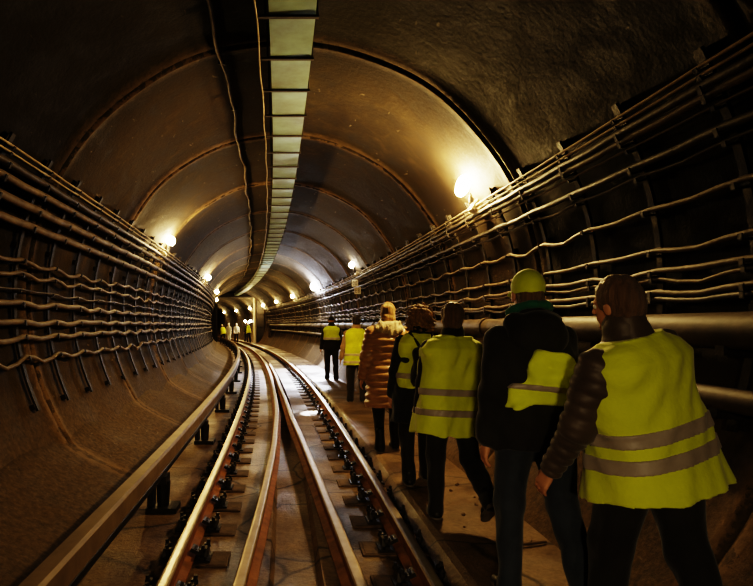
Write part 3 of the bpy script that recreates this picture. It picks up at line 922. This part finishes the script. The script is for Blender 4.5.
    # ---- clothes
    def trousers(s, mat, w=1.0, rise=.06):
        f = s.field(zmax=1.25); k = .03
        f.loft([(-.12, 0, 0, .15, .115), (0, 0, -.012, .185 * s.bulk, .135), (rise + .05, 0, 0, .17 * s.bulk, .125)], s.T, s.pel, 2.2)
        for h, kn, an, pt in s.legs:
            f.cap(h, kn, .105 * w, .078 * w, k); f.cap(kn, an + (an - kn) * .06, .078 * w, .062 * w, k)
            f.cap(an, an + (an - kn) * .08, .066 * w, .068 * w, .01)
        f.wob(.0045, 22, 5)
        for h, kn, an, pt in s.legs: pass
        return f.build('trousers', mat, s.root)
    def shoes(s, mat=None, sole=None, boot=False):
        mat = mat or M['shoe']; sole = sole or M['sole']
        for h, kn, an, pt in s.legs:
            Rf = rotx(pt); q = lambda x, y, z: an + Rf @ np.array([x, y, z])
            f = Field(an - .26, an + .28, s.res * .8)
            f.cap(q(0, -.035, -.05), q(0, .075, -.055), .044, .042, .02); f.cap(q(0, .07, -.055), q(0, .155, -.065), .043, .033, .02)
            f.cap(q(0, -.015, -.03), q(0, -.01, .03 if not boot else .16), .044, .050, .02)
            f.plane(Rf, an, 2, -.078, +1)
            o = f.build('shoe', mat, s.root)
            g = Field(an - .26, an + .28, s.res * .6)
            g.cap(q(0, -.035, -.08), q(0, .075, -.08), .045, .046, .01); g.cap(q(0, .075, -.08), q(0, .155, -.08), .045, .036, .01)
            g.plane(Rf, an, 2, -.09, +1); g.plane(Rf, an, 2, -.072, -1)
            g.build('sole', sole, o)
    def jacket(s, mat, hem=-.12, fat=.03, rip=None, name='jacket', sleeve=(.058, .052, .047), collar=True, flare=0.0, cuff=.92, wob=.005, rip_arm=None):
        f = s.field(zmin=max(.1, s.pel[2] + hem - .1)); b = s.bulk
        keys = [(hem, 0, -.005, .175 * b + fat + flare, .125 + fat + flare), (0, 0, -.008, .17 * b + fat + flare * .5, .12 + fat + flare * .5), (.14, 0, 0, .155 * b + fat, .11 + fat), (.34, 0, 0, .18 * b + fat, .12 + fat),
                (.44, 0, -.01, .19 * b + fat * .8, .105 + fat), (.50, 0, -.012, .14 * b + fat * .6, .085 + fat * .7), (.545, 0, -.012, .075 + fat * .6, .07 + fat * .5)]
        f.loft(keys, s.T, s.pel, 2.4, .03, rip)
        if collar: f.cap(s.W((0, -.012, .50)), s.W((0, -.006, .585)), .078 + fat * .5, .082 + fat * .3, .02)
        for sh, el, wr, B, sx in s.arms:
            f.cap(sh, el, sleeve[0] + fat * .4, sleeve[1] + fat * .4, .035, 'u', rip_arm); e = el + (wr - el) * cuff
            f.cap(el, e, sleeve[1] + fat * .4, sleeve[2] + fat * .15, .03, 'u', rip_arm)
        if wob: f.wob(wob, 18, 11)
        if collar: f.ell(s.W((0, .012, .615)), (.066, .066, .05), s.T, .01, 's')
        for sh, el, wr, B, sx in s.arms:
            pass
        return f.build(name, mat, s.root)
    def vest(s, mat, hem=-.20, fat=.052, bands=(.02, -.10), bw=.027, flare=.02, band_mat=None, open_front=False, name='vest', top=.50, half=.178, wob=.006, tilt=0):
        """sleeveless high-visibility vest with the reflective bands"""
        b = s.bulk; T = s.T; fat_ = fat
        def base(res):
            f = s.field(zmin=max(.1, s.pel[2] + hem - .12), res=res)
            keys = [(hem, 0, -.005, .18 * b + fat_ + flare, .13 + fat_ + flare), (0, 0, -.008, .172 * b + fat_ + flare * .5, .124 + fat_ + flare * .4), (.14, 0, 0, .165 * b + fat_, .118 + fat_), (.34, 0, 0, .18 * b + fat_, .124 + fat_),
                    (.44, 0, -.01, .185 * b + fat_ * .8, .108 + fat_), (.50, 0, -.012, .15 * b + fat_ * .6, .088 + fat_ * .7), (min(.535, top + .035), 0, -.012, .10 + fat_ * .6, .072 + fat_ * .5)]
            f.loft(keys, T, s.pel, 2.5, .03)
            f.wob(wob, 15, 21)
            for sh, el, wr, B, sx in s.arms:   # armholes
                a = s.W((sx * (half * b + .105), -.005, .455)); c = s.W((sx * (half * b + .11), 0, .27))
                f.cap(a, c, .085, .06, .02, 's')
            f.ell(s.W((0, .03, .58)), (.075, .09, .07), T, .01, 's')
            return f
        f = base(s.res); o = f.build(name, mat, s.root)
        for z in bands:
            g = base(s.res * .8); g.f -= .005
            Tt = T @ roty(D(tilt))
            g.plane(Tt, s.pel, 2, z - bw, +1); g.plane(Tt, s.pel, 2, z + bw, -1)
            g.build('reflective_band', band_mat or M['band'], o)
        return o

def hand(f, wr, B, sx):
    """palm, four bent fingers of unequal length and a thumb that leaves the side of the palm; curled loosely toward the thigh"""
    P = lambda x, y, z: wr + B @ np.array([x, y, z])
    ins = -sx          # palm faces the thigh
    ys = (.030, .010, -.010, -.029); Ls = (.072, .080, .074, .058)
    for y, L in zip(ys, Ls):
        k0 = P(0, y, -.088); f.cap(P(0, y * .55, -.01), k0, .013, .0115, .012)
        a, d = k0, D(14)
        for j, q in enumerate((.45, .32, .23)):
            nb = a + B @ np.array([ins * math.sin(d) * L * q, 0, -math.cos(d) * L * q])
            f.cap(a, nb, .0095 - .001 * j, .0088 - .001 * j, .003); a = nb; d += D(26)
    f.ell(P(ins * .008, .006, -.05), (.017, .036, .045), B, .012)
    t0 = P(ins * .008, .034, -.030); t1 = P(ins * .022, .055, -.062); t2 = P(ins * .030, .052, -.092)
    f.cap(t0, t1, .014, .011, .008); f.cap(t1, t2, .0105, .0085, .004)

# ---- the walking group
def person_front():
    p = Person('man in a quilted dark jacket and long lime vest, closest to the camera', (1.63, 2.50, WALK), D(20), 1.0, .0075, lean=4, side=-11, head=(8, 2),
               arms=((20, 17, 14), (26, 3, 50)), legs=((14, 10), (-12, 12)), bulk=1.16)
    p.body(); p.hair(M['hair_brown'], .012, -.06, .05, .002)
    p.jacket(M['puffer'], -.10, .035, rip=(.06, .008), sleeve=(.068, .060, .052), rip_arm=(5, .008), wob=.004)
    p.vest(M['lime'], hem=-.13, fat=.062, bands=(.135, .03), bw=.030, flare=.055, half=.20, wob=.006)
    p.trousers(M['black_cloth'], 1.12); p.shoes()
    f = p.field(zmin=1.2); f.cap(p.W((0, -.02, .52)), p.W((0, -.01, .60)), .095, .085, .02); f.ell(p.W((0, .03, .65)), (.068, .07, .06), p.T, .01, 's')
    f.wob(.004, 30, 8); f.build('scarf', M['puffer'], p.root)
person_front()

def person_cap():
    p = Person('person in a lime cap and black hooded jacket, second from the camera', (1.36, 3.08, WALK), D(3), 1.03, .0075, lean=4, side=0, head=(-6, 2),
               arms=((-2, 7, 12), (8, 8, 14)), legs=((4, 4), (-14, 18)), bulk=.98)
    p.body(); p.hair(M['hair_brown'], .001, -.06, .03, .001); p.cap_(M['lime2'])
    p.jacket(M['black_cloth'], -.13, .035, wob=.007, sleeve=(.060, .055, .05))
    # hood lying on the back with its green lining showing round the neck
    f = p.field(zmin=1.1); f.ell(p.W((0, -.10, .47)), (.155, .085, .125), p.T, .02); f.cap(p.W((-.10, -.05, .53)), p.W((.10, -.05, .53)), .06, .06, .03)
    f.wob(.006, 22, 5); f.ell(p.W((0, .0, .60)), (.088, .10, .06), p.T, .015, 's')
    hd = f.build('hood', M['black_cloth'], p.root)
    f = p.field(zmin=1.1)
    for i in range(14):
        a0, a1 = math.pi * (i / 13 * 1.3 - 1.15), math.pi * ((i + 1) / 13 * 1.3 - 1.15)
        f.cap(p.W((.098 * math.cos(a0), .105 * math.sin(a0) - .01, .605 - .025 * math.sin(a0))), p.W((.098 * math.cos(a1), .105 * math.sin(a1) - .01, .605 - .025 * math.sin(a1))), .022, .022, .01)
    f.wob(.003, 40, 2); f.build('hood_lining', M['green_lining'], hd)
    # lime vest bunched across the lower back
    def bunch(f):
        f.loft([(.10, .02, -.02, .205, .155), (.20, .025, -.03, .20, .165), (.29, .03, -.035, .175, .165), (.345, .04, -.03, .09, .13)], p.T, p.pel, 2.3, .03)
        f.ell(p.W((-.03, -.17, .30)), (.07, .035, .08), p.T, .03); f.ell(p.W((.07, -.17, .28)), (.08, .035, .09), p.T, .03)
        f.wob(.008, 24, 9)
    f = p.field(zmin=.9); bunch(f); o = f.build('vest', M['lime2'], p.root)
    f = p.field(zmin=.9); bunch(f); f.f -= .005; Tt = p.T @ roty(D(6)); f.plane(Tt, p.pel, 2, .175, +1); f.plane(Tt, p.pel, 2, .205, -1); f.build('reflective_band', M['band'], o)
    p.trousers(M['denim'], 1.0); p.shoes()
person_cap()

def person_vest():
    p = Person('brown-haired person in a long lime vest and black trousers, in mid-stride', (1.29, 4.36, WALK), D(2), .955, .009, lean=3, side=2, head=(-12, 4),
               arms=((4, 5, 10), (-6, 6, 10)), legs=((5, 4), (-18, 42)), bulk=1.08)
    p.body(); p.hair(M['hair_brown'], .018, -.075, .04)
    p.jacket(M['black_cloth'], -.10, .025, wob=.005)
    p.vest(M['lime'], hem=-.24, fat=.075, bands=(.10, -.06), flare=.045, wob=.010, half=.25)
    p.trousers(M['black_cloth'], 1.0); p.shoes()
person_vest()

def person_backpack():
    p = Person('person with tousled light brown hair, dark coat, lime vest and black backpack', (1.27, 5.40, WALK), D(0), .965, .009, lean=3, side=3, head=(-20, 0),
               arms=((5, 6, 10), (-8, 5, 10)), legs=((-6, 8), (10, 8)), bulk=1.0)
    p.body()
    def curls(f, s):
        f.ell(s.H((0.01, -.03, .02)), (.115, .115, .115), s.hR, .02); f.ell(s.H((.06, -.04, -.05)), (.075, .075, .09), s.hR, .03); f.ell(s.H((-.05, -.04, -.05)), (.07, .07, .08), s.hR, .03)
    p.hair(M['hair_light'], .016, -.13, .05, .017, curls, fr=75)
    p.jacket(M['navy'], -.34, .03, flare=.04, wob=.006)
    p.vest(M['lime'], hem=.0, fat=.045, bands=(.12,), flare=.01, half=.165)
    p.trousers(M['black_cloth'], .95); p.shoes()
    # the backpack is a thing of its own
    bp = thing('backpack', 'black backpack worn over the lime vest of the tousle-haired person', 'backpack', p.root.location.copy(), 0)
    bp.scale = p.root.scale
    f = p.field(zmin=.8)
    f.loft([(.03, .05, -.22, .12, .05), (.07, .05, -.235, .155, .085), (.22, .05, -.235, .155, .09), (.36, .05, -.225, .135, .07), (.43, .05, -.20, .09, .035)], p.T, p.pel, 3.0, .02)
    f.wob(.005, 20, 4); f.build('bag_body', M['black_cloth'], bp)
    f = p.field(zmin=.8); f.loft([(.07, .05, -.315, .10, .03), (.20, .05, -.32, .10, .03)], p.T, p.pel, 3.0, .02); f.build('front_pocket', M['black_cloth'], bp)
    for sx in (-1, 1):
        f = p.field(zmin=.8)
        Q = [(.04 + sx * .07, -.19, .41), (sx * .105, -.08, .545), (sx * .115, .06, .52), (sx * .125, .16, .38), (sx * .14, .15, .22), (sx * .17, .02, .12), (.04 + sx * .12, -.17, .08)]
        for a, c in zip(Q, Q[1:]): f.cap(p.W(a), p.W(c), .016, .016, .01)
        f.build('strap', M['black_cloth'], bp)
person_backpack()

def person_coat():
    p = Person('blonde person in a long copper-brown quilted coat with cream fur hood', (1.23, 6.75, WALK), D(4), 1.015, .009, lean=2, side=1, head=(0, 2),
               arms=((3, 10, 12), (-3, 8, 12)), legs=((-5, 4), (8, 6)), bulk=1.05)
    p.body()
    def lng(f, s):
        f.ell(s.H((-.035, -.06, -.07)), (.052, .055, .13), s.hR, .012); f.ell(s.H((.035, -.06, -.07)), (.052, .055, .13), s.hR, .012)
    p.hair(M['hair_blonde'], .010, -.16, .045, .004, lng)
    p.jacket(M['copper'], -.42, .045, rip=(.082, .024), name='coat', flare=.03, wob=.003, sleeve=(.072, .064, .056), rip_arm=(4, .008))
    f = p.field(zmin=1.1)
    f.ell(p.W((0, -.10, .49)), (.165, .08, .095), p.T, .02); f.cap(p.W((-.11, -.03, .53)), p.W((-.05, .07, .53)), .05, .045, .03); f.cap(p.W((.11, -.03, .53)), p.W((.05, .07, .53)), .05, .045, .03); f.cap(p.W((-.1, -.07, .55)), p.W((.1, -.07, .55)), .05, .05, .03)
    f.wob(.007, 50, 4); f.ell(p.W((0, .02, .62)), (.07, .07, .06), p.T, .01, 's'); f.build('hood', M['fur'], p.root)
    p.trousers(M['black_cloth'], .85); p.shoes(boot=True)
person_coat()

def person_far_vest():
    y = 11.0
    p = Person('person in a lime vest with two pale bands and tan sleeves, before the coat wearer', (1.52 + offs(y), y, WALK), yaw_at(y), .97, .012, lean=2, side=0, head=(10, 6),
               arms=((4, 12, 14), (0, 8, 10)), legs=((4, 4), (-10, 10)), bulk=1.05)
    p.body(); p.hair(M['hair_dark'], .014, -.06, .04)
    p.jacket(M['tan_cloth'], -.08, .02); p.vest(M['lime'], hem=-.20, fat=.05, bands=(.02, -.13), band_mat=M['band_beige'])
    p.trousers(M['black_cloth'], 1.1); p.shoes()
person_far_vest()

def person_far_black():
    y = 15.5
    p = Person('person all in black with a short lime vest, at the head of the group', (1.60 + offs(y), y, WALK), yaw_at(y), 1.0, .014, arms=((2, 9, 10), (-2, 9, 10)), legs=((5, 3), (-6, 6)), bulk=1.1)
    p.body(); p.cap_(M['black_cloth'], True)
    p.jacket(M['black_cloth'], -.12, .025); p.vest(M['lime'], hem=.17, fat=.05, bands=(.20,), bw=.035, flare=0, band_mat=M['band_beige'])
    p.trousers(M['black_cloth'], 1.1); p.shoes()
person_far_black()

# ---- workers in the portal
def worker(label, u, y, yaw, top, vest, tr, lean, helmet, legs=((4, 4), (-6, 6))):
    p = Person(label, (offs(y) + u, y, BED if u < 1.05 else WALK), yaw, 1.0, .022, lean=lean, arms=((18, 8, 30), (10, 8, 25)), legs=legs, group='workers in the portal')
    p.body(); p.jacket(M[top], -.1, .025)
    if vest: p.vest(M['lime'], hem=-.12, fat=.055, bands=())
    p.trousers(M[tr], 1.05); p.shoes()
    p.cap_(M['helmet'] if helmet else M['black_cloth'], False)
worker('worker in a lime vest stooping at the portal beside the cable wall', -.92, 48.2, D(30), 'black_cloth', True, 'black_cloth', 24, True, ((22, 14), (-12, 10)))
worker('worker in pale clothes and helmet standing between the rails in the portal', -.35, 49.0, D(160), 'pale_cloth', False, 'pale_cloth', 4, True)
worker('worker in a white jacket and dark trousers beside the pale-clothed one', .40, 49.8, D(190), 'pale_cloth', False, 'black_cloth', 4, True)
worker('worker in dark clothes just inside the portal, by the lime-vested one at the jamb', 1.08, 48.75, D(-60), 'navy', False, 'denim', 10, True)
worker('worker in a lime vest leaning by the bright portal jamb', 1.22, 47.9, D(60), 'black_cloth', True, 'black_cloth', 14, False)

# flood beam of the brilliant lamp, thrown down on the walkway
ld = bpy.data.lights.new('flood_beam', 'SPOT'); ld.energy = 6000; ld.color = COOL; ld.spot_size = D(46); ld.spot_blend = .6; ld.shadow_soft_size = .08
lo = bpy.data.objects.new('flood_beam', ld); COL.objects.link(lo); lo.location = (offs(22.6) + 1.75, 22.6, CAMH + 1.45)
lo.rotation_euler = (Vector((offs(19.0) + .95, 19.0, 0)) - Vector(lo.location)).to_track_quat('-Z', 'Y').to_euler()

# torch held by someone in the group lights the rail
ld = bpy.data.lights.new('torch_beam', 'SPOT'); ld.energy = 1500; ld.color = (.9, .93, 1); ld.spot_size = D(20); ld.spot_blend = .5; ld.shadow_soft_size = .02
lo = bpy.data.objects.new('torch_beam', ld); COL.objects.link(lo); lo.location = (.75, 11.0, .75)
tgt = Vector((0.52, 10.25, -.12)); lo.rotation_euler = (tgt - Vector(lo.location)).to_track_quat('-Z', 'Y').to_euler()

# ------------------------------------------------------------------ world, camera, view
w = bpy.data.worlds.new('tunnel_dark'); bpy.context.scene.world = w; w.use_nodes = True
w.node_tree.nodes['Background'].inputs['Color'].default_value = (1.0, .75, .5, 1); w.node_tree.nodes['Background'].inputs['Strength'].default_value = 0.0
cd = bpy.data.cameras.new('camera'); cam = bpy.data.objects.new('camera', cd); COL.objects.link(cam)
cam.location = (0, 0, CAMH); cam.rotation_euler = (math.pi / 2, 0, 0)
cd.sensor_width = 36; cd.sensor_fit = 'HORIZONTAL'; cd.lens = F / 753 * 36
cd.shift_x = (376.5 - 285) / 753; cd.shift_y = (325 - 293) / 753
cd.clip_start = .05; cd.clip_end = 300
bpy.context.scene.camera = cam
sc = bpy.context.scene
sc.view_settings.view_transform = 'Filmic'
sc.view_settings.look = 'Very High Contrast'
sc.view_settings.exposure = 0.0
